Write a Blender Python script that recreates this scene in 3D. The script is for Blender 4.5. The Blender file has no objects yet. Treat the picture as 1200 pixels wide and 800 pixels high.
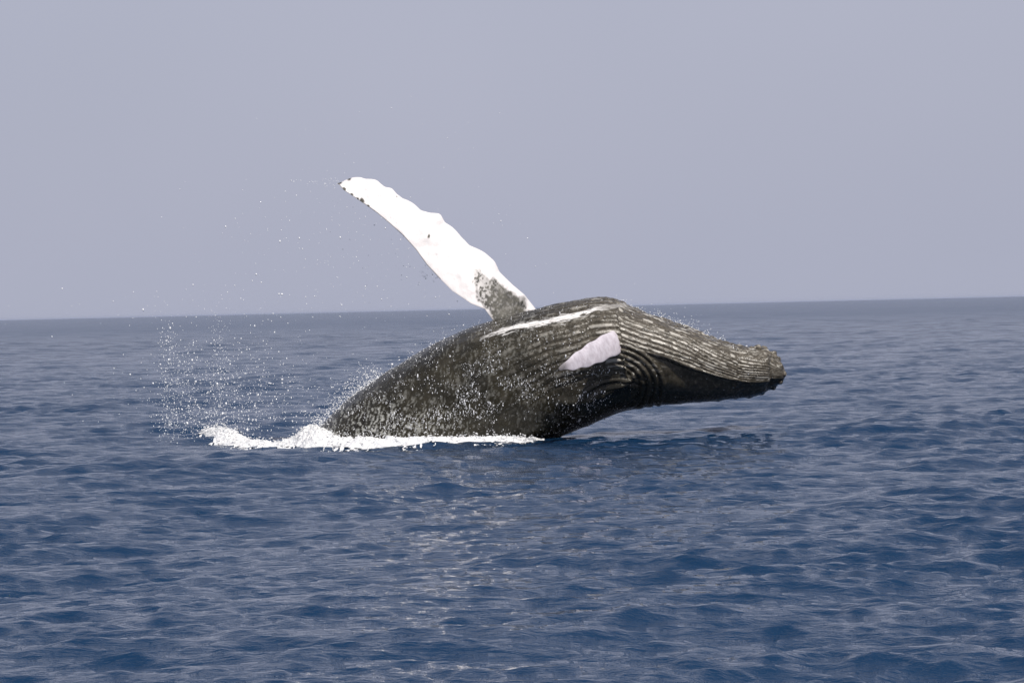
import bpy, math
import numpy as np
from mathutils import Matrix, Vector

rng = np.random.default_rng(7)
SC = bpy.context.scene
COL = SC.collection

# ---------------------------------------------------------------- camera
F_PX = 3300.0            # focal length for a 1200 px wide frame
CAM_H = 2.3
ROLL = math.radians(1.337)
PITCH = math.atan(39.0 / F_PX)
fwd = np.array([0, math.cos(PITCH), -math.sin(PITCH)])
right0 = np.array([1.0, 0, 0])
up0 = np.cross(right0, fwd)
c_right = right0 * math.cos(ROLL) - up0 * math.sin(ROLL)
c_up = up0 * math.cos(ROLL) + right0 * math.sin(ROLL)
cam_d = bpy.data.cameras.new("camera")
cam_d.sensor_width = 36.0
cam_d.lens = 36.0 * F_PX / 1200.0
cam_d.clip_start = 0.5
cam_d.clip_end = 60000
cam = bpy.data.objects.new("camera", cam_d)
COL.objects.link(cam)
M = Matrix(((c_right[0], c_up[0], -fwd[0], 0), (c_right[1], c_up[1], -fwd[1], 0),
            (c_right[2], c_up[2], -fwd[2], CAM_H), (0, 0, 0, 1)))
cam.matrix_world = M
SC.camera = cam

# ---------------------------------------------------------------- sky, sun, exposure
SUN_EL = math.radians(56)
SUN_AZ = math.radians(150)          # clockwise from +Y (view direction); 180 = behind the camera
sun_dir = Vector((math.sin(SUN_AZ) * math.cos(SUN_EL), math.cos(SUN_AZ) * math.cos(SUN_EL), math.sin(SUN_EL)))
w = bpy.data.worlds.new("World")
SC.world = w
w.use_nodes = True
nt = w.node_tree
nt.nodes.clear()
out = nt.nodes.new("ShaderNodeOutputWorld")
bg = nt.nodes.new("ShaderNodeBackground")
bg.inputs["Strength"].default_value = 0.08
sky = nt.nodes.new("ShaderNodeTexSky")
sky.sky_type = 'NISHITA'
sky.sun_disc = False
sky.sun_elevation = SUN_EL
sky.sun_rotation = SUN_AZ
sky.air_density = 1.0
sky.dust_density = 3.0
# a thick summer sea haze: the clear sky is veiled by an even lavender grey, most near the horizon
tc = nt.nodes.new("ShaderNodeTexCoord")
sep = nt.nodes.new("ShaderNodeSeparateXYZ")
mr = nt.nodes.new("ShaderNodeMapRange")
mr.inputs["From Min"].default_value = 0.0
mr.inputs["From Max"].default_value = 0.9
mr.inputs["To Min"].default_value = 0.97
mr.inputs["To Max"].default_value = 0.35
mx = nt.nodes.new("ShaderNodeMixRGB")
HZ = (0.392, 0.408, 0.515)
ramp = nt.nodes.new("ShaderNodeValToRGB")
ramp.color_ramp.elements[0].position = 0.0
ramp.color_ramp.elements[0].color = (5.2, 5.45, 6.85, 1)
ramp.color_ramp.elements[1].position = 0.13
ramp.color_ramp.elements[1].color = (5.8, 5.98, 7.4, 1)
nt.links.new(tc.outputs["Generated"], sep.inputs[0])
nt.links.new(sep.outputs["Z"], mr.inputs["Value"])
hzn = nt.nodes.new("ShaderNodeTexNoise")          # uneven haze
hzn.inputs["Scale"].default_value = 5.0
hzn.inputs["Detail"].default_value = 3.0
hzm = nt.nodes.new("ShaderNodeMath"); hzm.operation = 'MULTIPLY_ADD'
hzm.inputs[1].default_value = 0.16; hzm.inputs[2].default_value = -0.08
hza = nt.nodes.new("ShaderNodeMath"); hza.operation = 'ADD'
nt.links.new(tc.outputs["Generated"], hzn.inputs["Vector"])
nt.links.new(hzn.outputs["Fac"], hzm.inputs[0])
nt.links.new(hzm.outputs[0], hza.inputs[0])
nt.links.new(sep.outputs["Z"], hza.inputs[1])
nt.links.new(hza.outputs[0], ramp.inputs[0])
nt.links.new(mr.outputs[0], mx.inputs[0])
nt.links.new(sky.outputs[0], mx.inputs[1])
nt.links.new(ramp.outputs[0], mx.inputs[2])
nt.links.new(mx.outputs[0], bg.inputs["Color"])
nt.links.new(bg.outputs[0], out.inputs["Surface"])

sun_d = bpy.data.lights.new("sun", 'SUN')
sun_d.energy = 4.2
sun_d.angle = math.radians(0.6)
sun_d.color = (1.0, 0.95, 0.88)
sun = bpy.data.objects.new("sun", sun_d)
sun.rotation_euler = sun_dir.to_track_quat('Z', 'Y').to_euler()
sun.location = (0, 0, 40)
COL.objects.link(sun)
SC.view_settings.view_transform = 'Standard'
SC.view_settings.look = 'None'
SC.view_settings.exposure = 0.0
SC.view_settings.gamma = 1.0


# ---------------------------------------------------------------- helpers
def at(px, py, D):
    """World point at distance D (world Y) for a point of the 1200x800 frame. px, py, D broadcast."""
    px, py, D = np.broadcast_arrays(np.asarray(px, float), np.asarray(py, float), np.asarray(D, float))
    d = fwd[None] + ((px - 600) / F_PX)[..., None] * c_right + (-(py - 400) / F_PX)[..., None] * c_up
    p = d * (D / d[..., 1])[..., None]
    p[..., 2] += CAM_H
    return p


def _hash(ix, iy, iz, seed):
    h = (ix * 374761393 + iy * 668265263 + iz * 2147483647 + seed * 974634777) & 0xffffffff
    h = ((h ^ (h >> 13)) * 1274126177) & 0xffffffff
    h = ((h ^ (h >> 16)) * 2246822519) & 0xffffffff
    return ((h ^ (h >> 15)) & 0xffffff) / float(0xffffff)


def noise3(x, y, z, seed=0):
    """value noise -1..1"""
    x, y, z = np.broadcast_arrays(x, y, z)
    ix, iy, iz = np.floor(x).astype(np.int64), np.floor(y).astype(np.int64), np.floor(z).astype(np.int64)
    fx, fy, fz = x - ix, y - iy, z - iz
    fx, fy, fz = [f * f * f * (f * (f * 6 - 15) + 10) for f in (fx, fy, fz)]
    r = 0
    for a in (0, 1):
        for b in (0, 1):
            for c in (0, 1):
                wt = (fx if a else 1 - fx) * (fy if b else 1 - fy) * (fz if c else 1 - fz)
                r = r + wt * _hash(ix + a, iy + b, iz + c, seed)
    return r * 2 - 1


def fbm(x, y, z, octv=4, seed=0, gain=0.5):
    s, a, n = 0, 1.0, 0
    for i in range(octv):
        s = s + a * noise3(x * 2 ** i, y * 2 ** i, z * 2 ** i, seed + i)
        n += a
        a *= gain
    return s / n


def sstep(a, b, x):
    t = np.clip((x - a) / (b - a), 0, 1)
    return t * t * (3 - 2 * t)


def mesh_obj(name, verts, faces, mat=None, parent=None, smooth=True, attrs=None):
    me = bpy.data.meshes.new(name)
    verts = np.ascontiguousarray(verts, dtype=np.float32).reshape(-1, 3)
    faces = np.ascontiguousarray(faces, dtype=np.int32)
    k = faces.shape[1]
    me.vertices.add(len(verts))
    me.vertices.foreach_set("co", verts.ravel())
    me.loops.add(faces.size)
    me.loops.foreach_set("vertex_index", faces.ravel())
    me.polygons.add(len(faces))
    me.polygons.foreach_set("loop_start", np.arange(0, faces.size, k, dtype=np.int32))
    me.polygons.foreach_set("loop_total", np.full(len(faces), k, dtype=np.int32))
    me.update(calc_edges=True)
    me.polygons.foreach_set("use_smooth", np.full(len(faces), smooth, dtype=bool))
    if attrs:
        for an, av in attrs.items():
            at_ = me.attributes.new(an, 'FLOAT', 'POINT')
            at_.data.foreach_set("value", np.ascontiguousarray(av, dtype=np.float32).ravel())
    me.validate()
    o = bpy.data.objects.new(name, me)
    COL.objects.link(o)
    if mat:
        me.materials.append(mat)
    if parent:
        o.parent = parent
    return o


def grid_faces(n, m, wrap=False):
    i = np.arange(n - 1)[:, None]
    j = np.arange(m if wrap else m - 1)[None, :]
    j2 = (j + 1) % m
    f = np.stack([i * m + j + 0 * i, (i + 1) * m + j, (i + 1) * m + j2, i * m + j2], -1)
    return f.reshape(-1, 4)


def new_mat(name):
    m = bpy.data.materials.new(name)
    m.use_nodes = True
    n = m.node_tree
    b = n.nodes["Principled BSDF"]
    return m, n, b


def node(n, t, **kw):
    x = n.nodes.new(t)
    for k, v in kw.items():
        if k in x.inputs:
            x.inputs[k].default_value = v
        else:
            setattr(x, k, v)
    return x


def mathn(n, op, a, b=None):
    x = n.nodes.new("ShaderNodeMath")
    x.operation = op
    for i, v in enumerate((a, b)):
        if v is None:
            continue
        if isinstance(v, (int, float)):
            x.inputs[i].default_value = v
        else:
            n.links.new(v, x.inputs[i])
    return x.outputs[0]


def mixc(n, fac, a, b):
    x = n.nodes.new("ShaderNodeMixRGB")
    for i, v in enumerate((fac, a, b)):
        if isinstance(v, (int, float)):
            x.inputs[i].default_value = v
        elif isinstance(v, tuple):
            x.inputs[i].default_value = v if len(v) == 4 else (*v, 1)
        else:
            n.links.new(v, x.inputs[i])
    return x.outputs[0]


def mrange(n, v, a, b, c=0.0, d=1.0):
    x = n.nodes.new("ShaderNodeMapRange")
    n.links.new(v, x.inputs[0])
    for i, q in enumerate((a, b, c, d)):
        x.inputs[i + 1].default_value = q
    return x.outputs[0]


def tag(o, label=None, cat=None, group=None, kind=None):
    if label: o["label"] = label
    if cat: o["category"] = cat
    if group: o["group"] = group
    if kind: o["kind"] = kind


# ---------------------------------------------------------------- sea surface
wr = np.random.default_rng(21)
WAVES = []
def add_waves(n, l0, l1, slope, spread, main, seed_phase=0):
    ls = np.exp(np.linspace(math.log(l0), math.log(l1), n)) * wr.uniform(0.93, 1.07, n)
    for l in ls:
        k = 2 * math.pi / l
        a = slope / math.sqrt(n) * math.sqrt(2) / k
        th = main + wr.normal(0, spread)
        WAVES.append((l, k * math.cos(th), k * math.sin(th), a, wr.uniform(0, 2 * math.pi), math.cos(th), math.sin(th)))
MAIN = math.radians(-80)
add_waves(90, 0.16, 0.85, 0.25, 0.62, MAIN)
add_waves(34, 0.80, 2.8, 0.092, 0.5, MAIN)
add_waves(16, 3.2, 24.0, 0.032, 0.5, MAIN + 0.3)


def gust(x, y):
    return 1.0 + 0.7 * fbm(x / 6.0, y / 12.0, 3.3 + 0 * x, 3, 50) + 0.35 * fbm(x / 1.9, y / 2.6, 7.3 + 0 * x, 2, 61)


def sea(x, y, spacing=None, horizontal=True):
    dx = np.zeros_like(x); dy = np.zeros_like(x); z = np.zeros_like(x)
    g = gust(x, y)
    calm = 1 - 0.5 * np.exp(-((x + 0.3) / 5.0) ** 2 - ((y - 49.3) / 2.6) ** 2)      # water pressed smooth by the animal
    for l, kx, ky, a, ph, cx, cy in WAVES:
        q = kx * x + ky * y + ph
        wgt = a * (g if l < 3.0 else 1.0) * calm
        if spacing is not None:
            wgt = wgt * sstep(1.3, 2.8, l / spacing)
        z += wgt * np.cos(q)
        s = wgt * 0.85 * np.sin(q)
        dx -= s * cx; dy -= s * cy
    if horizontal:
        return dx, dy, z
    return z


# rings round the boat, finest where the camera looks
rad = [2.0]
while rad[-1] < 24000:
    r = rad[-1]
    if r < 14: e = 0.03
    elif r < 170: e = 0.0029
    elif r < 420: e = 0.0029 + (r - 170) / 250 * 0.0007
    elif r < 1500: e = 0.0036 + (r - 420) / 1080 * 0.012
    else: e = 0.03
    rad.append(r * (1 + e))
rad = np.array(rad)
core = np.linspace(-13.2, 13.2, 470)
side = 13.2 + (180 - 13.2) * (np.linspace(0, 1, 60)[1:] ** 2.2)
ang = np.radians(np.concatenate([-side[::-1], core, side[:-1]]))
A_, R_ = np.meshgrid(ang, rad)
X = R_ * np.sin(A_); Y = R_ * np.cos(A_)
dr = np.gradient(rad)[:, None]
da = np.gradient(ang)[None, :] * R_
spc = np.maximum(dr + 0 * X, da * 1.2)
dx, dy, Z = sea(X, Y, spc)
V = np.stack([X + dx, Y + dy, Z], -1)
# chop too fine for the sheet's facets goes into the surface roughness, by its mean square slope
ms = np.zeros_like(dr[:, 0])
for l, kx, ky, a, ph, cx, cy in WAVES:
    ms += (1 - sstep(1.3, 2.8, l / dr[:, 0]) ** 2) * (a * math.hypot(kx, ky)) ** 2 / 2
chop = np.sqrt(np.clip(np.sqrt(ms), 0.0016, 1))[:, None] * (0.08 + 0.31 * sstep(80, 520, rad))[:, None] + 0.01 + 0 * X
m_ = X.shape[1]
fc = grid_faces(X.shape[0], m_, wrap=True)[:, ::-1]


def water_material():
    m, n, b = new_mat("sea_water")
    geo = node(n, "ShaderNodeNewGeometry")
    mp = node(n, "ShaderNodeMapping")
    mp.inputs["Scale"].default_value = (0.8, 1.5, 1.0)
    mp.inputs["Rotation"].default_value = (0, 0, 0.12)
    n.links.new(geo.outputs["Position"], mp.inputs[0])
    n1 = node(n, "ShaderNodeTexNoise", Scale=4.2, Detail=5.0, Roughness=0.62)
    n2 = node(n, "ShaderNodeTexNoise", Scale=0.55, Detail=4.0, Roughness=0.6)
    n.links.new(mp.outputs[0], n1.inputs["Vector"])
    n.links.new(mp.outputs[0], n2.inputs["Vector"])
    b1 = node(n, "ShaderNodeBump", Strength=1.0, Distance=0.05)
    b2 = node(n, "ShaderNodeBump", Strength=1.0, Distance=0.16)
    n.links.new(n1.outputs["Fac"], b1.inputs["Height"])
    n.links.new(n2.outputs["Fac"], b2.inputs["Height"])
    n.links.new(b1.outputs[0], b2.inputs["Normal"])
    n.links.new(b2.outputs[0], b.inputs["Normal"])
    b.inputs["Base Color"].default_value = (0.0035, 0.0245, 0.066, 1)
    ca = n.nodes.new("ShaderNodeAttribute"); ca.attribute_name = "chop"
    n.links.new(ca.outputs["Fac"], b.inputs["Roughness"])
    b.inputs["IOR"].default_value = 1.333
    return m


M_WATER = water_material()
sea_o = mesh_obj("sea_water", V, fc, M_WATER, attrs={"chop": chop})
tag(sea_o, "open blue sea ruffled by small wind waves out to the horizon", "sea", kind="structure")


# ---------------------------------------------------------------- whale
D0 = 50.0
#            U (upper outline)   L (lower outline)  half width px   depth
SEC = [
    ((150, 742), (172, 782), 14, 53.4),
    ((215, 664), (262, 716), 32, 52.6),
    ((290, 583), (365, 650), 56, 51.8),
    ((340, 532), (435, 612), 74, 51.2),
    ((376, 498), (480, 590), 84, 50.9),
    ((413, 463), (520, 573), 90, 50.6),
    ((452, 436), (555, 560), 92, 50.4),
    ((493, 411), (585, 548), 92, 50.3),
    ((530, 393), (610, 537), 91, 50.2),
    ((573, 377), (634, 522), 89, 50.1),
    ((629, 362), (664, 508), 84, 50.0),
    ((660, 356), (692, 497), 81, 49.9),
    ((690, 350), (718, 486), 78, 49.85),
    ((706, 349), (732, 482), 76, 49.8),
    ((721, 351), (747, 479), 74, 49.8),
    ((740, 361), (768, 476), 70, 49.75),
    ((775, 374), (798, 473), 66, 49.7),
    ((807, 384), (825, 471), 61, 49.65),
    ((833, 395), (848, 469), 55, 49.6),
    ((860, 404), (868, 466), 48, 49.6),
    ((885, 408), (885, 463), 38, 49.55),
    ((903, 413), (899, 457), 28, 49.55),
    ((914, 424), (911, 450), 17, 49.5),
    ((920, 436), (919, 443), 5, 49.5),
]


def crom(P, t):
    """Catmull-Rom through rows of P at t in 0..len-1"""
    P = np.asarray(P, float)
    n = len(P)
    i = np.clip(np.floor(t).astype(int), 0, n - 2)
    f = (t - i)[:, None]
    p0 = P[np.maximum(i - 1, 0)]; p1 = P[i]; p2 = P[i + 1]; p3 = P[np.minimum(i + 2, n - 1)]
    return 0.5 * ((2 * p1) + (-p0 + p2) * f + (2 * p0 - 5 * p1 + 4 * p2 - p3) * f ** 2 + (-p0 + 3 * p1 - 3 * p2 + p3) * f ** 3)


NS, NA = 840, 560
tt = np.concatenate([np.linspace(0, 4, 60, endpoint=False), np.linspace(4, len(SEC) - 1, NS - 60)])
P = crom([(u[0], u[1], l[0], l[1], wd, dd) for u, l, wd, dd in SEC], tt)
Ps = np.stack([np.convolve(np.pad(np.convolve(np.pad(P[:, i], 12, 'edge'), np.ones(25) / 25, 'valid'), 12, 'edge'), np.ones(25) / 25, 'valid') for i in range(6)], 1)
kw = (sstep(4.5, 6, tt) * (1 - sstep(18, 19.5, tt)))[:, None]
P = P * (1 - kw) + Ps * kw
Um = at(P[:, 0], P[:, 1], P[:, 5]); Lm = at(P[:, 2], P[:, 3], P[:, 5])
Cm = (Um + Lm) / 2
Nv = (Um - Lm) / 2
W = P[:, 4] * P[:, 5] / F_PX
Bv = np.zeros_like(Cm); Bv[:, 1] = -1.0
# axis of the body, used to square the depth direction to it
Tn = np.gradient(Cm, axis=0); Tn /= np.linalg.norm(Tn, axis=1)[:, None]
Bv = Bv - (Bv * Tn).sum(1)[:, None] * Tn
Bv /= np.linalg.norm(Bv, axis=1)[:, None]
_g = np.linspace(-math.pi, math.pi, 4001)
_d = 1 + 2.6 * sstep(-1.5, -0.9, _g) * (1 - sstep(2.5, 3.0, _g))      # finer rows on the belly and near side
_cd = np.concatenate([[0], np.cumsum((_d[1:] + _d[:-1]) / 2)]); _cd /= _cd[-1]
psi = np.interp(np.arange(NA) / NA, _cd, _g)
PSIV = math.radians(36)                  # the belly's middle line faces up and to the camera
PS, TT = np.meshgrid(psi, tt)
phi = (PS - PSIV + math.pi) % (2 * math.pi) - math.pi
c, s = np.cos(PS), np.sin(PS)
e = 0.94
cs = np.sign(c) * np.abs(c) ** e; sn = np.sign(s) * np.abs(s) ** e
Rm = np.linalg.norm(Nv, axis=1)
dirv = Nv[:, None, :] * cs[..., None] + (Bv * W[:, None])[:, None, :] * sn[..., None]
pos = Cm[:, None, :] + dirv
# outward normals of the smooth body
du = np.gradient(pos, axis=0); dv = np.roll(pos, -1, 1) - np.roll(pos, 1, 1)
nrm = np.cross(dv, du)
nrm /= (np.linalg.norm(nrm, axis=2)[..., None] + 1e-9)
if (nrm[400, 100] * dirv[400, 100]).sum() < 0:
    nrm = -nrm
SX = 600 + (pos @ c_right - CAM_H * c_right[2]) / (pos @ fwd - CAM_H * fwd[2]) * F_PX   # where along the animal, as seen square on
SY = 400 - (pos @ c_up - CAM_H * c_up[2]) / (pos @ fwd - CAM_H * fwd[2]) * F_PX
near = sstep(-0.15, 0.15, s)
XA = P[:, 0][:, None] * 0.5 + P[:, 2][:, None] * 0.5 + 0 * PS      # station along the axis

# --- jaw line
jaw_phi = np.radians(np.interp(XA, [700, 740, 785, 812, 850, 887, 925], [44, 46, 51, 60, 71, 78, 84]))
jaw_on = sstep(748, 800, XA)
over = sstep(-0.03, 0.05, np.abs(phi) - jaw_phi)
disp = -0.07 * jaw_on * over * (1 - sstep(0.25, 0.75, np.abs(phi) - jaw_phi)) * np.clip(Rm[:, None] / 0.7, 0, 1.0)
lip = np.exp(-((np.abs(phi) - jaw_phi + 0.05) / 0.05) ** 2) * jaw_on
disp += 0.022 * lip * np.clip(Rm[:, None] / 0.5, 0, 1)

# --- ventral pleats
wob = 0.10 * fbm(XA / 110, phi * 1.4, 2.0 + 0 * phi, 3, 5)
phw = phi + wob - (0.0034 + 0.0022 * sstep(800, 860, XA)) * 34 * np.logaddexp(0, (XA - 748) / 34) * np.tanh(phi / 0.3) - 0.0018 * 20 * np.logaddexp(0, (725 - XA) / 20) * np.tanh(phi / 0.3)
def pleat(freq, off=0.0):
    q = np.abs(np.sin(phw * freq + off))
    return q ** 0.42
pl = pleat(29)
pmask = sstep(520, 660, XA) * (1 - sstep(900, 926, XA + 8 * fbm(phi * 5, 0 * phi, 0 * phi, 2, 6))) * (1 - sstep(1.15, 1.4, np.abs(phi)))
jw = sstep(725, 800, XA)
pmask = pmask * (1 - jw * sstep(-0.12, -0.02, np.abs(phi) - jaw_phi))
weak = 0.55 + 0.45 * sstep(-0.5, 0.4, fbm(XA / 60, phi * 2.5, 9.0 + 0 * phi, 3, 8))
pamp = np.interp(XA, [520, 640, 740, 860, 910], [0.007, 0.018, 0.026, 0.022, 0.014])
disp += (pl - 0.75) * pamp * pmask * weak

# --- folds swirling round the corner of the mouth and under the near flipper
def folds(cx, cy, ex, rot, r0, r1, n, amp, a0, a1):
    ca, sa = math.cos(rot), math.sin(rot)
    ux = (SX - cx) * ca + (SY - cy) * sa
    uy = (-(SX - cx) * sa + (SY - cy) * ca) * ex
    rr = np.hypot(ux, uy); th = np.arctan2(-uy, ux)
    q = (rr - r0) / (r1 - r0)
    m = sstep(0, 0.12, q) * (1 - sstep(0.85, 1.05, q)) * sstep(a0, a0 + 0.35, th) * (1 - sstep(a1 - 0.35, a1, th)) * near
    g = np.abs(np.sin(q * n * math.pi)) ** 0.6 - 0.6
    return g * m * amp, m
f1, m1 = folds(716, 452, 1.25, 0.12, 26, 66, 5, 0.055, -0.9, 1.75)
disp = disp * (1 - 0.8 * m1) + f1
f2, m2 = folds(722, 470, 1.9, -0.2, 26, 50, 2, 0.05, 0.4, 2.9)
disp += f2
# hollow behind the near flipper
hol = np.exp(-(((SX - 690) / 42) ** 2 + ((SY - 446 + (SX - 690) * 0.22) / 16) ** 2)) * near
disp -= 0.11 * hol
rdg = np.exp(-((SY - (430 + 14 * np.sin((SX - 640) / 34.0) + (SX - 700) * -0.28 + 22)) / 4.5) ** 2) * sstep(645, 665, SX) * (1 - sstep(735, 760, SX)) * near
disp += 0.06 * rdg
# swelling of the shoulder, shallow saddle between throat and chest
disp += 0.05 * np.exp(-(((SX - 640) / 60) ** 2 + ((SY - 400) / 30) ** 2)) * near
# broad unevenness and skin
p = pos
disp += 0.035 * fbm(p[..., 0] * 0.9, p[..., 1] * 0.9, p[..., 2] * 1.1, 3, 12)
disp += 0.013 * fbm(p[..., 0] * 4.5, p[..., 1] * 4.5, p[..., 2] * 4.5, 3, 22) * sstep(400, 500, XA)
# crest bumps along the top of the throat
crest = sstep(700, 730, XA) * (1 - sstep(905, 915, XA)) * np.exp(-((phi + math.radians(30)) / 0.55) ** 2)
disp += 0.035 * crest * np.clip(fbm(p[..., 0] * 9, p[..., 1] * 9, p[..., 2] * 9, 2, 33), -0.2, 1)
# knobs on chin, lips and rostrum
kr = np.random.default_rng(4)
flat = pos.reshape(-1, 3)
knob = np.zeros(len(flat))
kc = []
for (kx, ky, amp, rad_) in [(889, 407, .075, .07), (897, 409, .06, .05), (906, 415, .07, .06), (912, 421, .05, .05), (915, 430, .05, .045), (920, 438, .06, .05),
                            (915, 447, .05, .05), (906, 453, .05, .05), (893, 460, .03, .05), (878, 465, .022, .05), (862, 467, .018, .045),
                            (842, 470, .015, .045), (820, 472, .012, .04), (798, 474, .012, .04), (899, 421, .04, .045), (880, 452, .03, .04), (862, 455, .03, .04),
                            (900, 446, .045, .045), (840, 456, .025, .04), (815, 452, .02, .04)]:
    dpx = (SX.ravel() - kx) ** 2 + (SY.ravel() - ky) ** 2
    nearside = np.where(near.ravel() > 0.4, 0, 1e6)
    kc.append((int(np.argmin(dpx + nearside)), amp, rad_))
for i in range(60):
    a = kr.integers(int(NS * 0.80), NS - 8); b_ = kr.integers(0, NA)
    kc.append((a * NA + b_, kr.uniform(.008, .02), kr.uniform(.03, .045)))
for i, amp, rad_ in kc:
    d2 = ((flat - flat[i]) ** 2).sum(1)
    knob = np.maximum(knob, amp * np.exp(-d2 / rad_ ** 2))
disp += knob.reshape(disp.shape)
disp *= np.clip(Rm[:, None] / 0.18, 0.15, 1)
body = pos + nrm * disp[..., None]

# colour marks of the skin, with some light painted in
belly_fill = (1 - sstep(1.0, 1.5, np.abs(phi))) * sstep(560, 760, XA)
belly_fill = np.maximum(belly_fill * sstep(560, 720, XA) * (1 - jw * over), 0)
belly_fill = np.maximum(belly_fill, 0.38 * jw)          # fill light painted into the head's skin to lift its shaded underside
ridge_w = sstep(0.80, 0.97, pl) * pmask
ln = fbm(XA / 6, phi * 15.0, 4.0 + 0 * phi, 3, 71)
pale = ridge_w * sstep(0.12, 0.32, ln) * np.interp(XA, [580, 660, 780, 900], [0.05, 0.2, 0.7, 0.5])  # pale pigment on the pleat ridges, with wet glints painted in
# white seam over the chest
seam_y = np.interp(SX, [560, 577, 600, 640, 670, 700, 735, 770], [398, 392, 385, 378, 371, 362, 358, 371])
wn = fbm(SX / 12, (SY - seam_y) / 1.5, 1.0 + 0 * SX, 4, 81, 0.7)
seam_w = np.interp(SX, [560, 590, 640, 680, 705, 740, 770], [1.5, 4.0, 4.5, 3.0, 3.0, 3.0, 0.5])
seam = (1 - sstep(0.55, 1.1, np.abs(SY - seam_y + 1.5 * wn) / seam_w + 1.5 * wn)) * sstep(560, 580, SX) * (1 - 0.7 * sstep(690, 715, SX)) * (1 - sstep(725, 745, SX)) * near * (0.75 + 0.25 * sstep(-0.2, 0.2, fbm(SX / 6, SY / 2, 5 + 0 * SX, 2, 85)))
# patches of water and foam still running off the flank
rn = fbm(SX / 1.6 + SY / 8, SY / 4.2, 0 * SX, 2, 91, 0.7)
rb = fbm(SX / 45, SY / 30, 0 * SX, 3, 92)
run = sstep(0.28, 0.5, rn + 0.35 * rb) * (1 - sstep(640, 690, SX)) * near
low = np.exp(-(((SX - 455) / 75) ** 2 + ((SY - 500) / 26) ** 2))
run = np.clip(run * 0.14 + sstep(0.1, 0.4, rn) * low * 0.75, 0, 1)

whale = bpy.data.objects.new("whale", None)
whale.location = (0.2, 50.0, 0)
whale.empty_display_size = 1
COL.objects.link(whale)
tag(whale, "dark breaching humpback whale on its back with one white flipper raised", "whale")


def skin_material():
    m, n, b = new_mat("whale_skin")
    geo = node(n, "ShaderNodeNewGeometry")
    def attr(nm):
        a = n.nodes.new("ShaderNodeAttribute"); a.attribute_name = nm
        return a.outputs["Fac"]
    na = node(n, "ShaderNodeTexNoise", Scale=1.6, Detail=6.0, Roughness=0.65)
    nb = node(n, "ShaderNodeTexNoise", Scale=14.0, Detail=5.0, Roughness=0.7)
    mp = node(n, "ShaderNodeMapping"); mp.inputs["Scale"].default_value = (16, 16, 5)
    mp.inputs["Rotation"].default_value = (0, 0.35, 0)
    n.links.new(geo.outputs["Position"], mp.inputs[0])
    nc = node(n, "ShaderNodeTexNoise", Scale=1.0, Detail=4.0, Roughness=0.7)
    for q in (na, nb): n.links.new(geo.outputs["Position"], q.inputs["Vector"])
    n.links.new(mp.outputs[0], nc.inputs["Vector"])
    dark = mixc(n, mrange(n, na.outputs["Fac"], 0.35, 0.65), (0.010, 0.0088, 0.0045), (0.031, 0.026, 0.014))
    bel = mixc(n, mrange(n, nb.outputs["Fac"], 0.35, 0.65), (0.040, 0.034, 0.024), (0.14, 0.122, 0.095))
    col = mixc(n, mathn(n, 'MULTIPLY', attr("belly_fill"), 0.85), dark, bel)
    # pale scars and scratches
    sc_ = mathn(n, 'MULTIPLY', mrange(n, nc.outputs["Fac"], 0.60, 0.70), 0.16)
    col = mixc(n, sc_, col, (0.22, 0.21, 0.18))
    col = mixc(n, attr("pale"), col, (0.62, 0.59, 0.53))
    col = mixc(n, attr("seam"), col, (0.80, 0.78, 0.76))
    col = mixc(n, attr("run"), col, (0.50, 0.50, 0.46))
    n.links.new(col, b.inputs["Base Color"])
    rough = mrange(n, nb.outputs["Fac"], 0.3, 0.7, 0.12, 0.34)
    n.links.new(rough, b.inputs["Roughness"])
    b.inputs["IOR"].default_value = 1.42
    vor = node(n, "ShaderNodeTexVoronoi", Scale=26.0)
    n.links.new(geo.outputs["Position"], vor.inputs["Vector"])
    bp1 = node(n, "ShaderNodeBump", Strength=0.8, Distance=0.008)
    n.links.new(nb.outputs["Fac"], bp1.inputs["Height"])
    bp2 = node(n, "ShaderNodeBump", Strength=0.9, Distance=0.014)
    n.links.new(nc.outputs["Fac"], bp2.inputs["Height"])
    n.links.new(bp1.outputs[0], bp2.inputs["Normal"])
    n.links.new(bp2.outputs[0], b.inputs["Normal"])
    return m


M_SKIN = skin_material()
whale_inv = np.array([0.2, 50.0, 0.0])
nb_ = NS * NA
bv = np.concatenate([body.reshape(-1, 3), Cm[:1], Cm[-1:]]) - whale_inv
bf = grid_faces(NS, NA, wrap=True)
def pad(a): return np.concatenate([a.ravel(), [0, 0]])
cap0 = [(nb_, j, (j + 1) % NA, (j + 1) % NA) for j in range(NA)]
o_ = (NS - 1) * NA
caps = []
for j in range(0, NA, 2):
    caps.append((nb_, j, (j + 1) % NA, (j + 2) % NA))
    caps.append((nb_ + 1, o_ + (j + 2) % NA, o_ + (j + 1) % NA, o_ + j))
allf = np.concatenate([bf, np.array(caps)])
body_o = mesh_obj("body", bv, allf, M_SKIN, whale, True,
                  {"belly_fill": pad(belly_fill), "pale": pad(pale), "seam": pad(seam), "run": pad(run)})


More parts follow.
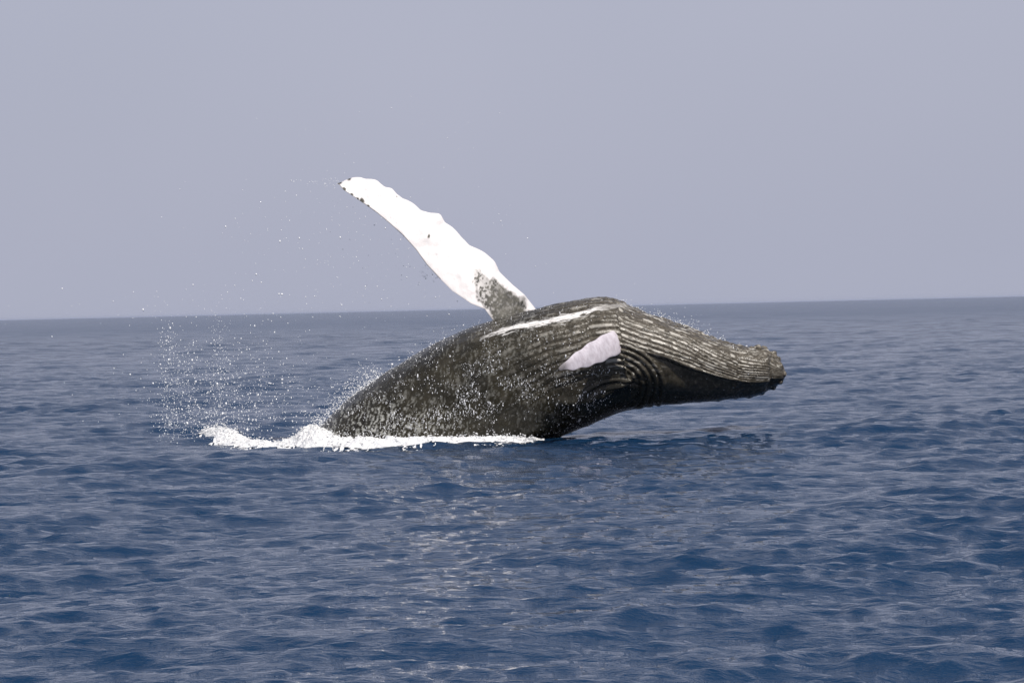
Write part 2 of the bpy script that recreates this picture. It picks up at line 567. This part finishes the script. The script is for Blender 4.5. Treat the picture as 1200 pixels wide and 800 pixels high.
# --- flippers
def blade(name, lead, trail, thick, attrs_fn, n=200, m=44, lump=0.03):
    """lead, trail: (n,3) edges root to tip; thick: (n,) half thickness"""
    ch = lead - trail
    ax = np.gradient((lead + trail) / 2, axis=0)
    nn = np.cross(ax, ch); nn /= np.linalg.norm(nn, axis=1)[:, None] + 1e-9
    a = np.linspace(0, 2 * math.pi, m, endpoint=False)
    u = 0.5 + 0.5 * np.cos(a)                  # 1 leading .. 0 trailing
    prof = np.sin(a) * (0.35 + 0.65 * u ** 0.7)
    pts = trail[:, None] + ch[:, None] * u[None, :, None] + nn[:, None] * (thick[:, None] * prof[None])[..., None]
    k = fbm(pts[..., 0] * 3, pts[..., 1] * 3, pts[..., 2] * 3, 3, 44)
    pts = pts + nn[:, None] * (lump * k * np.sin(a)[None])[..., None]
    v = np.concatenate([pts.reshape(-1, 3), ((lead + trail) / 2)[-1:]])
    f = grid_faces(n, m, wrap=True)
    oo = (n - 1) * m
    cf = np.array([(n * m, oo + j, oo + (j + 1) % m, oo + (j + 2) % m) for j in range(0, m, 2)])
    att = {kk: np.concatenate([vv.ravel(), [0]]) for kk, vv in attrs_fn(pts).items()}
    return v, np.concatenate([f, cf]), att


def flipper_material():
    m, n, b = new_mat("flipper_skin")
    geo = node(n, "ShaderNodeNewGeometry")
    a = n.nodes.new("ShaderNodeAttribute"); a.attribute_name = "dark"
    nz = node(n, "ShaderNodeTexNoise", Scale=9.0, Detail=5.0, Roughness=0.7)
    n.links.new(geo.outputs["Position"], nz.inputs["Vector"])
    dk = mixc(n, mrange(n, nz.outputs["Fac"], 0.4, 0.62), (0.012, 0.011, 0.007), (0.065, 0.060, 0.045))
    wh = mixc(n, mrange(n, nz.outputs["Fac"], 0.62, 0.75), (0.72, 0.69, 0.69), (0.62, 0.56, 0.55))
    a2 = n.nodes.new("ShaderNodeAttribute"); a2.attribute_name = "shade_tint"
    wh = mixc(n, a2.outputs["Fac"], wh, mixc(n, mrange(n, nz.outputs["Fac"], 0.4, 0.7), (0.62, 0.58, 0.63), (0.42, 0.37, 0.41)))  # lavender shade painted into the white of the near flipper
    col = mixc(n, a.outputs["Fac"], wh, dk)
    n.links.new(col, b.inputs["Base Color"])
    n.links.new(mrange(n, a.outputs["Fac"], 0, 1, 0.38, 0.6), b.inputs["Roughness"])
    bp = node(n, "ShaderNodeBump", Strength=0.5, Distance=0.01)
    n.links.new(nz.outputs["Fac"], bp.inputs["Height"])
    n.links.new(bp.outputs[0], b.inputs["Normal"])
    return m


M_FLIP = flipper_material()
LE = np.array([(648, 392), (627.5, 361), (615, 345), (600, 332.5), (586, 318), (580, 305), (565, 296), (555, 290), (540, 279), (530, 267.5),
               (521, 259), (515, 251.5), (502.5, 250.5), (490, 244), (480, 237.5), (472.5, 232), (464, 228.5), (458, 221), (446, 216.5),
               (440, 212), (424, 208), (411, 209), (401, 212), (398, 215)])
TE = np.array([(600, 402), (577.5, 375), (568, 362), (552.5, 356), (530, 341), (515, 326), (500, 310), (487.5, 292.5), (472.5, 276), (457.5, 262.5),
               (442.5, 250), (430, 241), (417.5, 232.5), (402.5, 222.5), (398, 217)])
axd = np.array([-0.797, -0.604]); pd = np.array([-0.604, 0.797]); O = np.array([600, 365.0])
def edge(E, t):
    q = E - O
    tq = q @ axd; dq = q @ pd
    o = np.argsort(tq)
    return np.interp(t, tq[o], dq[o])
tf = np.linspace(-58, 253.6, 420)
dl = edge(LE, np.clip(tf, (LE[0] - O) @ axd, None)); dtt = edge(TE, np.clip(tf, (TE[0] - O) @ axd, None))
dl = dl - 2.7 * np.abs(np.sin(tf / 9.5 + 0.8 * np.sin(tf / 31))) ** 0.8 * sstep(40, 70, tf) * (1 - sstep(240, 253, tf)) + 1.2
dl = np.convolve(np.pad(dl, 3, 'edge'), np.ones(7) / 7, 'valid')
lp = O + tf[:, None] * axd + dl[:, None] * pd
tp = O + tf[:, None] * axd + dtt[:, None] * pd
fr = np.clip(tf / 253.6, 0, 1)
lead = at(lp[:, 0], lp[:, 1], 50.75 + 0.5 * fr)
trail = at(tp[:, 0], tp[:, 1], 50.15 + 0.9 * fr)
th = np.interp(tf, [-60, 0, 120, 230, 254], [0.17, 0.15, 0.085, 0.04, 0.008])
poly = np.array([(553, 316), (566, 320), (582, 330), (600, 339), (614, 349), (619, 363), (640, 420), (560, 420), (577, 374), (570, 361), (561, 350), (556, 335)])
def in_poly(x, y, pl_):
    r = np.zeros(x.shape, bool); j = len(pl_) - 1
    for i in range(len(pl_)):
        xi, yi = pl_[i]; xj, yj = pl_[j]
        c_ = ((yi > y) != (yj > y)) & (x < (xj - xi) * (y - yi) / (yj - yi + 1e-9) + xi)
        r ^= c_; j = i
    return r
def far_attr(pts):
    sx = 600 + ((pts - [0, 0, CAM_H]) @ c_right) / ((pts - [0, 0, CAM_H]) @ fwd) * F_PX
    sy = 400 - ((pts - [0, 0, CAM_H]) @ c_up) / ((pts - [0, 0, CAM_H]) @ fwd) * F_PX
    nx = 5 * fbm(sx / 7, sy / 7, 0 * sx, 3, 3); ny = 5 * fbm(sx / 7, sy / 7, 9 + 0 * sx, 3, 4)
    d = np.zeros(sx.shape)
    for q in range(12):
        an = q * 2.4; rr_ = 0.9 * math.sqrt(q) + 0.2
        d += in_poly(sx + nx * 1.2 + rr_ * math.cos(an), sy + ny * 1.2 + rr_ * math.sin(an), poly) / 12.0
    d *= (0.86 - 0.42 * (1 - sstep(560, 590, sx))) + (0.14 + 0.42 * (1 - sstep(560, 590, sx))) * sstep(-0.25, 0.15, fbm(sx / 2.2, sy / 2.2, 2 + 0 * sx, 3, 5) + 0.012 * (sy - 340))
    for (x, y, r) in [(398, 214, 3.4), (403, 223, 3.2), (409, 208.5, 3.2), (401, 209, 2.5), (424, 235, 3.6), (503, 276.5, 2.2), (431, 242, 2.4), (412, 229, 2.4), (418, 233, 2.0), (438, 248, 1.7), (465, 231, 1.0)]:
        d = np.maximum(d, 1 - sstep(0.6, 1.2, np.hypot(sx + nx * .3 - x, sy + ny * .3 - y) / r))
    t = (sx - 600) * axd[0] + (sy - 365) * axd[1]
    edge_d = np.interp(t, tf, dtt) - ((sx - 600) * pd[0] + (sy - 365) * pd[1])
    d = np.maximum(d, 0.75 * (1 - sstep(0.3, 1.2, edge_d)) * (t > 90))
    return {"dark": d}
v, f, a_ = blade("flipper", lead, trail, th, far_attr, n=420, m=150)
fl1 = mesh_obj("flipper", v - whale_inv, f, M_FLIP, whale, True, a_)
tag(fl1, "long white flipper with knobbly leading edge raised against the sky")

# near flipper: reaches out towards the boat and rises, seen foreshortened from below
nn_ = 200
t = np.linspace(0, 1, nn_)
rootL = at(730, 382, 49.3); rootT = at(726, 414, 48.60)
tipc = at(655, 432, 46.3)
root_in = np.array([0.25, 0.8, 0.15])
ln_ = np.interp(t, [0, 0.2, 1], [0, 0, 1])[:, None]
ins = np.interp(t, [0, 0.2, 1], [1, 0, 0])[:, None]
bumpy = 0.035 * np.abs(np.sin(t * 17)) ** 1.5 * (t > 0.25) + 0.012 * np.sin(t * 41)
mid = (rootL + rootT) / 2 * (1 - ln_) + tipc * ln_ + root_in * ins
hv_ = (rootL - rootT) / 2 * np.clip(1 - ln_, 0, 1) ** 0.62
lead2 = mid + hv_; lead2[:, 2] += 0.4 * bumpy + 0.05 * np.sin(ln_[:, 0] * math.pi)
trail2 = mid - hv_
trail2[:, 2] -= 0.05 * np.sin(ln_[:, 0] * math.pi) + 0.012 * np.sin(t * 33)
trail2[-1] = lead2[-1] - np.array([0, 0.03, 0.02])
th2 = np.interp(t, [0, 0.2, 0.6, 0.95, 1], [0.14, 0.10, 0.06, 0.03, 0.006])
def near_attr(pts):
    g = fbm(pts[..., 0] * 5, pts[..., 1] * 5, pts[..., 2] * 5, 3, 9)
    tloc = np.linspace(0, 1, pts.shape[0])[:, None]
    rt = 1 - sstep(0.16, 0.22, tloc + 0.10 * g)
    return {"dark": rt * 0.9 + 0.75 * sstep(0.86, 1.0, tloc + 0.10 * g) + 0 * g, "shade_tint": 1 + 0 * g}
v, f, a_ = blade("flipper", lead2, trail2, th2, near_attr, n=nn_, m=64, lump=0.012)
fl2 = mesh_obj("flipper", v - whale_inv, f, M_FLIP, whale, True, a_)
tag(fl2, "pale lavender flipper pointing out and back from the near side")


# --- barnacles on chin and flipper tip
def ico(sub=0):
    g = (1 + 5 ** .5) / 2
    v = np.array([(-1, g, 0), (1, g, 0), (-1, -g, 0), (1, -g, 0), (0, -1, g), (0, 1, g), (0, -1, -g), (0, 1, -g), (g, 0, -1), (g, 0, 1), (-g, 0, -1), (-g, 0, 1)], float)
    f = [(0, 11, 5), (0, 5, 1), (0, 1, 7), (0, 7, 10), (0, 10, 11), (1, 5, 9), (5, 11, 4), (11, 10, 2), (10, 7, 6), (7, 1, 8),
         (3, 9, 4), (3, 4, 2), (3, 2, 6), (3, 6, 8), (3, 8, 9), (4, 9, 5), (2, 4, 11), (6, 2, 10), (8, 6, 7), (9, 8, 1)]
    v /= np.linalg.norm(v[0])
    return v, np.array(f)


IV, IF = ico()


def blobs(name, P_, size, mat, parent=None, stretch=None, offset=(0, 0, 0)):
    """many small drops in one mesh; size (n,), stretch (n,3) multiplies the axes"""
    n = len(P_)
    size = np.asarray(size)
    st = np.ones((n, 3)) if stretch is None else stretch
    jit = rng.uniform(0.75, 1.25, (n, len(IV), 1))
    vv = P_[:, None] + IV[None] * jit * (size[:, None] * st)[:, None]
    ff = IF[None] + (np.arange(n) * len(IV))[:, None, None]
    return mesh_obj(name, vv.reshape(-1, 3) - np.array(offset), ff.reshape(-1, 3), mat, parent, True)


mb, n_, b_ = new_mat("barnacle_shell")
nz = node(n_, "ShaderNodeTexNoise", Scale=40.0, Detail=3.0)
n_.links.new(mixc(n_, nz.outputs["Fac"], (0.05, 0.045, 0.035), (0.22, 0.19, 0.15)), b_.inputs["Base Color"])
b_.inputs["Roughness"].default_value = 0.7


def barnacle_mesh():
    rr = [(1.0, 0), (0.85, .35), (0.6, .62), (0.42, .66), (0.36, .45), (0.0, .40)]
    k = 9
    v = [(r * math.cos(2 * math.pi * j / k) * (1 + 0.08 * (j % 2)), r * math.sin(2 * math.pi * j / k) * (1 + 0.08 * (j % 2)), z) for r, z in rr for j in range(k)]
    f = grid_faces(len(rr), k, wrap=True)
    o = mesh_obj("barnacle", np.array(v), f[:, ::-1], mb, None, False)
    return o


proto = barnacle_mesh()
bspots = []
for (kx, ky, sz) in [(889, 409, .05), (895, 410, .06), (902, 413, .045), (908, 418, .055), (899, 415, .035), (913, 427, .04), (919, 438, .045), (914, 447, .04), (893, 413, .03), (905, 424, .03)]:
    i = int(np.argmin((SX.ravel() - kx) ** 2 + (SY.ravel() - ky) ** 2 + np.where(near.ravel() > 0.4, 0, 1e6)))
    bspots.append((body.reshape(-1, 3)[i] - nrm.reshape(-1, 3)[i] * 0.005, nrm.reshape(-1, 3)[i], sz, whale))
first = True
for p_, n3, sz, par in bspots:
    o = proto if first else proto.copy()
    if not first: COL.objects.link(o)
    first = False
    o.parent = par
    o.location = Vector(p_ - whale_inv)
    o.rotation_euler = Vector(n3).to_track_quat('Z', 'Y').to_euler()
    o.scale = (sz, sz, sz)


# ---------------------------------------------------------------- foam and spray
mf, n_, b_ = new_mat("sea_foam")
geo = node(n_, "ShaderNodeNewGeometry")
nz = node(n_, "ShaderNodeTexNoise", Scale=11.0, Detail=6.0, Roughness=0.7)
n_.links.new(geo.outputs["Position"], nz.inputs["Vector"])
n_.links.new(mixc(n_, mrange(n_, nz.outputs["Fac"], 0.35, 0.6), (0.60, 0.63, 0.66), (0.88, 0.87, 0.87)), b_.inputs["Base Color"])
b_.inputs["Roughness"].default_value = 0.6
bp = node(n_, "ShaderNodeBump", Strength=0.9, Distance=0.05)
n_.links.new(nz.outputs["Fac"], bp.inputs["Height"])
n_.links.new(bp.outputs[0], b_.inputs["Normal"])
M_FOAM = mf
md, n_, b_ = new_mat("water_drops")
b_.inputs["Base Color"].default_value = (0.70, 0.71, 0.74, 1)
b_.inputs["Roughness"].default_value = 0.12
b_.inputs["IOR"].default_value = 1.33
M_DROP = md
ma, n_, b_ = new_mat("airborne_drops")
b_.inputs["Base Color"].default_value = (0.93, 0.94, 0.95, 1)
b_.inputs["Roughness"].default_value = 0.1
b_.inputs["IOR"].default_value = 1.33
M_AIR = ma

# centre line of the foam: x, y, half width across, height
FL = [(236, 54.8, .3, .03), (246, 54.0, .6, .12), (262, 53.2, .8, .17), (300, 51.6, .85, .08), (335, 50.8, 1.0, .13), (362, 50.3, 1.3, .34),
      (395, 49.5, 1.1, .16), (440, 48.6, .95, .15), (490, 48.4, .85, .14), (545, 48.5, .65, .12), (590, 48.65, .5, .09), (615, 48.75, .3, .04), (632, 48.85, .03, .0)]
FL = np.array([((px - 600) * D / F_PX, D, w_, h_) for px, D, w_, h_ in FL])
nu, nvv = 760, 150
u = np.linspace(0, len(FL) - 1, nu)
Fq = crom(FL, u)
vv_ = np.linspace(-1, 1, nvv)
FX = Fq[:, 0][:, None] + 0 * vv_[None]
FY = Fq[:, 1][:, None] + vv_[None] * np.maximum(Fq[:, 2], 0.02)[:, None] * 1.15
ragged = 1 + 0.35 * fbm(FX * 2.2, FY * 1.2, 0 * FX, 4, 100)
prof = np.clip(1 - (np.abs(vv_)[None] / (0.86 * ragged)) ** 2.2, -0.4, 1)
bill = 1 - np.abs(fbm(FX * 3.2, FY * 2.6, 1.5 + 0 * FX, 5, 110, 0.6)) * 2.2
H = Fq[:, 3][:, None] * (prof * (0.45 + 0.75 * bill)) + 0.03 * prof * fbm(FX * 11, FY * 9, 0 * FX, 3, 120)
H = H - 0.02
zs = sea(FX, FY, None, False)
FV = np.stack([FX + 0.05 * fbm(FX * 7, FY * 7, 0 * FX, 3, 130), FY, zs + np.where(prof < 0.02, -0.06, H)], -1)
foam = mesh_obj("sea_foam", FV, grid_faces(nu, nvv)[:, ::-1], M_FOAM)
tag(foam, "white foam churned up along the waterline of the whale", "foam", kind="stuff")

# lace of thin foam drifting round the thick foam
LX = Fq[:, 0][:, None] + 0 * vv_[None] + 0.3 * fbm(FX * 1.5, FY, 0 * FX, 2, 150)
LY = Fq[:, 1][:, None] - 0.25 + vv_[None] * (np.maximum(Fq[:, 2], 0.1)[:, None] * 1.9 + 0.5)
lace = 1 - np.abs(fbm(LX * 4.0, LY * 1.3, 0 * LX, 4, 160, 0.6)) * 3.0
keep = lace > (0.35 + 0.62 * np.abs(vv_)[None] + 0.25 * fbm(LX * 0.9, LY * 0.6, 0 * LX, 2, 170))
LV = np.stack([LX, LY, sea(LX, LY, None, False) + 0.012], -1)
lf = grid_faces(nu, nvv)[:, ::-1]
lf = lf[keep.ravel()[lf].all(1)]
used = np.unique(lf); remap = np.zeros(nu * nvv, int); remap[used] = np.arange(len(used))
lace_o = mesh_obj("foam_lace", LV.reshape(-1, 3)[used], remap[lf], M_FOAM)
tag(lace_o, "thin broken lace of foam spreading on the water round the whale", "foam", kind="stuff")

# clots of foam thrown up round the edge of that foam
n = 1800
q = rng.uniform(0, len(FL) - 1.6, n)
Fs = crom(FL, q)
off = rng.normal(0, 0.62, n)
cx_ = Fs[:, 0] + rng.normal(0, .05, n); cy_ = Fs[:, 1] + off * Fs[:, 2]
hz = np.abs(rng.normal(0, 1, n)) * (Fs[:, 3] * 0.55 + .015)
cz = sea(cx_, cy_, None, False) + np.maximum(Fs[:, 3] * (1 - off ** 2), 0) * 0.5 + hz * 0.8
clots = blobs("foam_clots", np.stack([cx_, cy_, cz], -1), rng.uniform(0.005, 0.016, n), M_FOAM, None,
              np.stack([rng.uniform(.8, 1.8, n), np.ones(n), rng.uniform(.5, 1.1, n)], -1))
tag(clots, "loose white clots of foam thrown up along the waterline", "foam", kind="stuff")


def spray(name, pts, size, label, st=None):
    o = blobs(name, pts, size, M_AIR, None, st)
    tag(o, label, "water drops", kind="stuff")
    return o


# curtain of falling drops left of the whale
P1 = []
for (x, sd, y0, y1, k, pw) in [(198, 5, 378, 512, 330, .9), (212, 12, 400, 512, 420, .75), (232, 20, 415, 512, 560, .6), (258, 5, 375, 505, 230, .8),
                               (272, 22, 395, 508, 620, .6), (300, 16, 410, 500, 220, .8), (340, 8, 430, 495, 110, .8), (250, 60, 340, 500, 300, .9),
                               (318, 60, 215, 400, 120, 1.0), (440, 80, 250, 370, 130, 1.0), (256, 3, 350, 430, 22, 1)]:
    yy = y1 - (y1 - y0) * (1 - rng.uniform(0, 1, k) ** pw)
    P1.append(at(rng.normal(x, sd * 1.3, k) + 0.03 * (yy - 440), yy + rng.normal(0, 5, k), rng.normal(52.2, 0.9, k)))
P1 = np.concatenate(P1); P1 = P1[rng.uniform(0, 1, len(P1)) < 0.85]
zz = np.exp(rng.normal(-5.25, 0.42, len(P1)))
st = np.stack([np.ones(len(P1)), np.ones(len(P1)), rng.uniform(0.9, 2.0, len(P1))], -1)
spray("spray_drops", P1, np.clip(zz, 0.004, 0.024), "curtain of white water drops falling behind the tail end of the whale", st)

# sparse drops flung from the raised flipper
k = 150
a0 = rng.uniform(0, 1, k)
ex = 398 + a0 * 150; ey = 216 + a0 * 120
px_ = ex - np.abs(rng.normal(0, 45, k)) - 4; py_ = ey + rng.normal(8, 32, k)
P2 = at(px_, py_, rng.normal(51, .6, k))
kk = 45
P2 = np.concatenate([P2, at(398 - rng.exponential(18, kk), 214 + rng.normal(0, 2.4, kk), rng.normal(51.2, .1, kk)),
                     at(rng.uniform(380, 600, 26), rng.uniform(110, 260, 26), rng.normal(51, .6, 26)),
                     at(rng.normal(505, 9, 60), rng.normal(322, 7, 60), rng.normal(51, .1, 60))])
spray("flung_drops", P2, np.exp(rng.normal(-5.1, 0.35, len(P2))), "sparse water drops flung into the air beside the raised flipper")

# water streaming off the flank and glistening on the skin
bflat = body.reshape(-1, 3); nflat = nrm.reshape(-1, 3)
sxf, syf, nf, saf = SX.ravel(), SY.ravel(), near.ravel(), s.ravel()
area_ok = (nf > 0.9) & (syf < 522) & (sxf > 372)
dn = fbm(sxf / 22, syf / 16, 0 * sxf, 3, 140)
wgt = np.zeros(len(sxf))
band = (1 - 0.6 * sstep(560, 640, sxf)) * np.exp(-((syf - (495 - 0.16 * (sxf - 400))) / 26) ** 2) * (1 - sstep(690, 740, sxf))
wgt += 1.3 * band * sstep(-0.05, 0.35, dn)
wgt += 0.55 * np.exp(-(((sxf - 560) / 60) ** 2 + ((syf - 430) / 30) ** 2)) * sstep(-0.1, 0.4, dn)
wgt += 0.3 * np.exp(-(((sxf - 660) / 28) ** 2 + ((syf - 485) / 22) ** 2)) * sstep(-0.2, 0.3, dn)
wgt += 0.35 * np.exp(-(((sxf - 700) / 30) ** 2 + ((syf - 462) / 12) ** 2)) * sstep(0, 0.3, dn)
wgt += 0.05 * (sxf < 700) + 0.01
wgt *= area_ok
# area weight, so that drops are even over the skin
ar = (np.linalg.norm(np.cross(np.gradient(body, axis=0), np.gradient(body, axis=1)), axis=2)).ravel()
wgt *= ar
wgt /= wgt.sum()
n = 3000
idx = rng.choice(len(sxf), n, p=wgt)
slant = rng.uniform(0.8, 1.3, n)
sz = np.exp(rng.normal(-5.35, 0.42, n))
Pw = bflat[idx] + nflat[idx] * (sz * 0.4)[:, None]
stv = np.stack([rng.uniform(.6, 1.1, n), np.full(n, .6), 0.9 + rng.exponential(1.1, n)], -1)
rn_o = blobs("running_water", Pw, np.clip(sz, .003, .014), M_DROP, None, stv)
tag(rn_o, "bright beads and trickles of water running down the dark flank", "water drops", kind="stuff")

# fine spray leaving the back edge and the top of the throat
def edge_spray(cnt, x0, x1, up_px, back):
    tq = rng.uniform(0, 1, cnt)
    xq = x0 + (x1 - x0) * tq
    us = np.array([u for u, l, a, b in SEC])
    yq = np.interp(xq, us[:, 0], us[:, 1])
    h = rng.exponential(up_px, cnt)
    return at(xq - back * h + rng.normal(0, 1, cnt), yq - h + 1.5, rng.normal(50.1, .35, cnt))
P3 = np.concatenate([edge_spray(900, 372, 450, 5, 1.1), edge_spray(110, 440, 570, 2.5, 1.0), edge_spray(300, 722, 850, 2.5, 0.0),
                     edge_spray(160, 765, 830, 5, -0.2), edge_spray(120, 850, 915, 1.2, 0)])
spray("fine_spray", P3, np.exp(rng.normal(-5.0, 0.3, len(P3))), "fine spray leaving the wet upper edge of the whale")


# ---------------------------------------------------------------- sea haze
mh = bpy.data.materials.new("sea_haze")
mh.use_nodes = True
hn = mh.node_tree
hn.nodes.clear()
ho = hn.nodes.new("ShaderNodeOutputMaterial")
hv = hn.nodes.new("ShaderNodeVolumePrincipled")
hv.inputs["Color"].default_value = (0.68, 0.77, 1.0, 1)
hv.inputs["Density"].default_value = 0.000031
hv.inputs["Anisotropy"].default_value = 0.2
hn.links.new(hv.outputs[0], ho.inputs["Volume"])
hx, hz0, hz1 = 24500.0, -3.0, 7.0
hvts = [(x, y, z) for x in (-hx, hx) for y in (-hx, hx) for z in (hz0, hz1)]
hf = [(0, 1, 3, 2), (4, 6, 7, 5), (0, 4, 5, 1), (2, 3, 7, 6), (0, 2, 6, 4), (1, 5, 7, 3)]
haze = mesh_obj("haze", np.array(hvts), np.array(hf), mh, None, False)
tag(haze, "thin pale haze lying over the sea", "haze", kind="stuff")
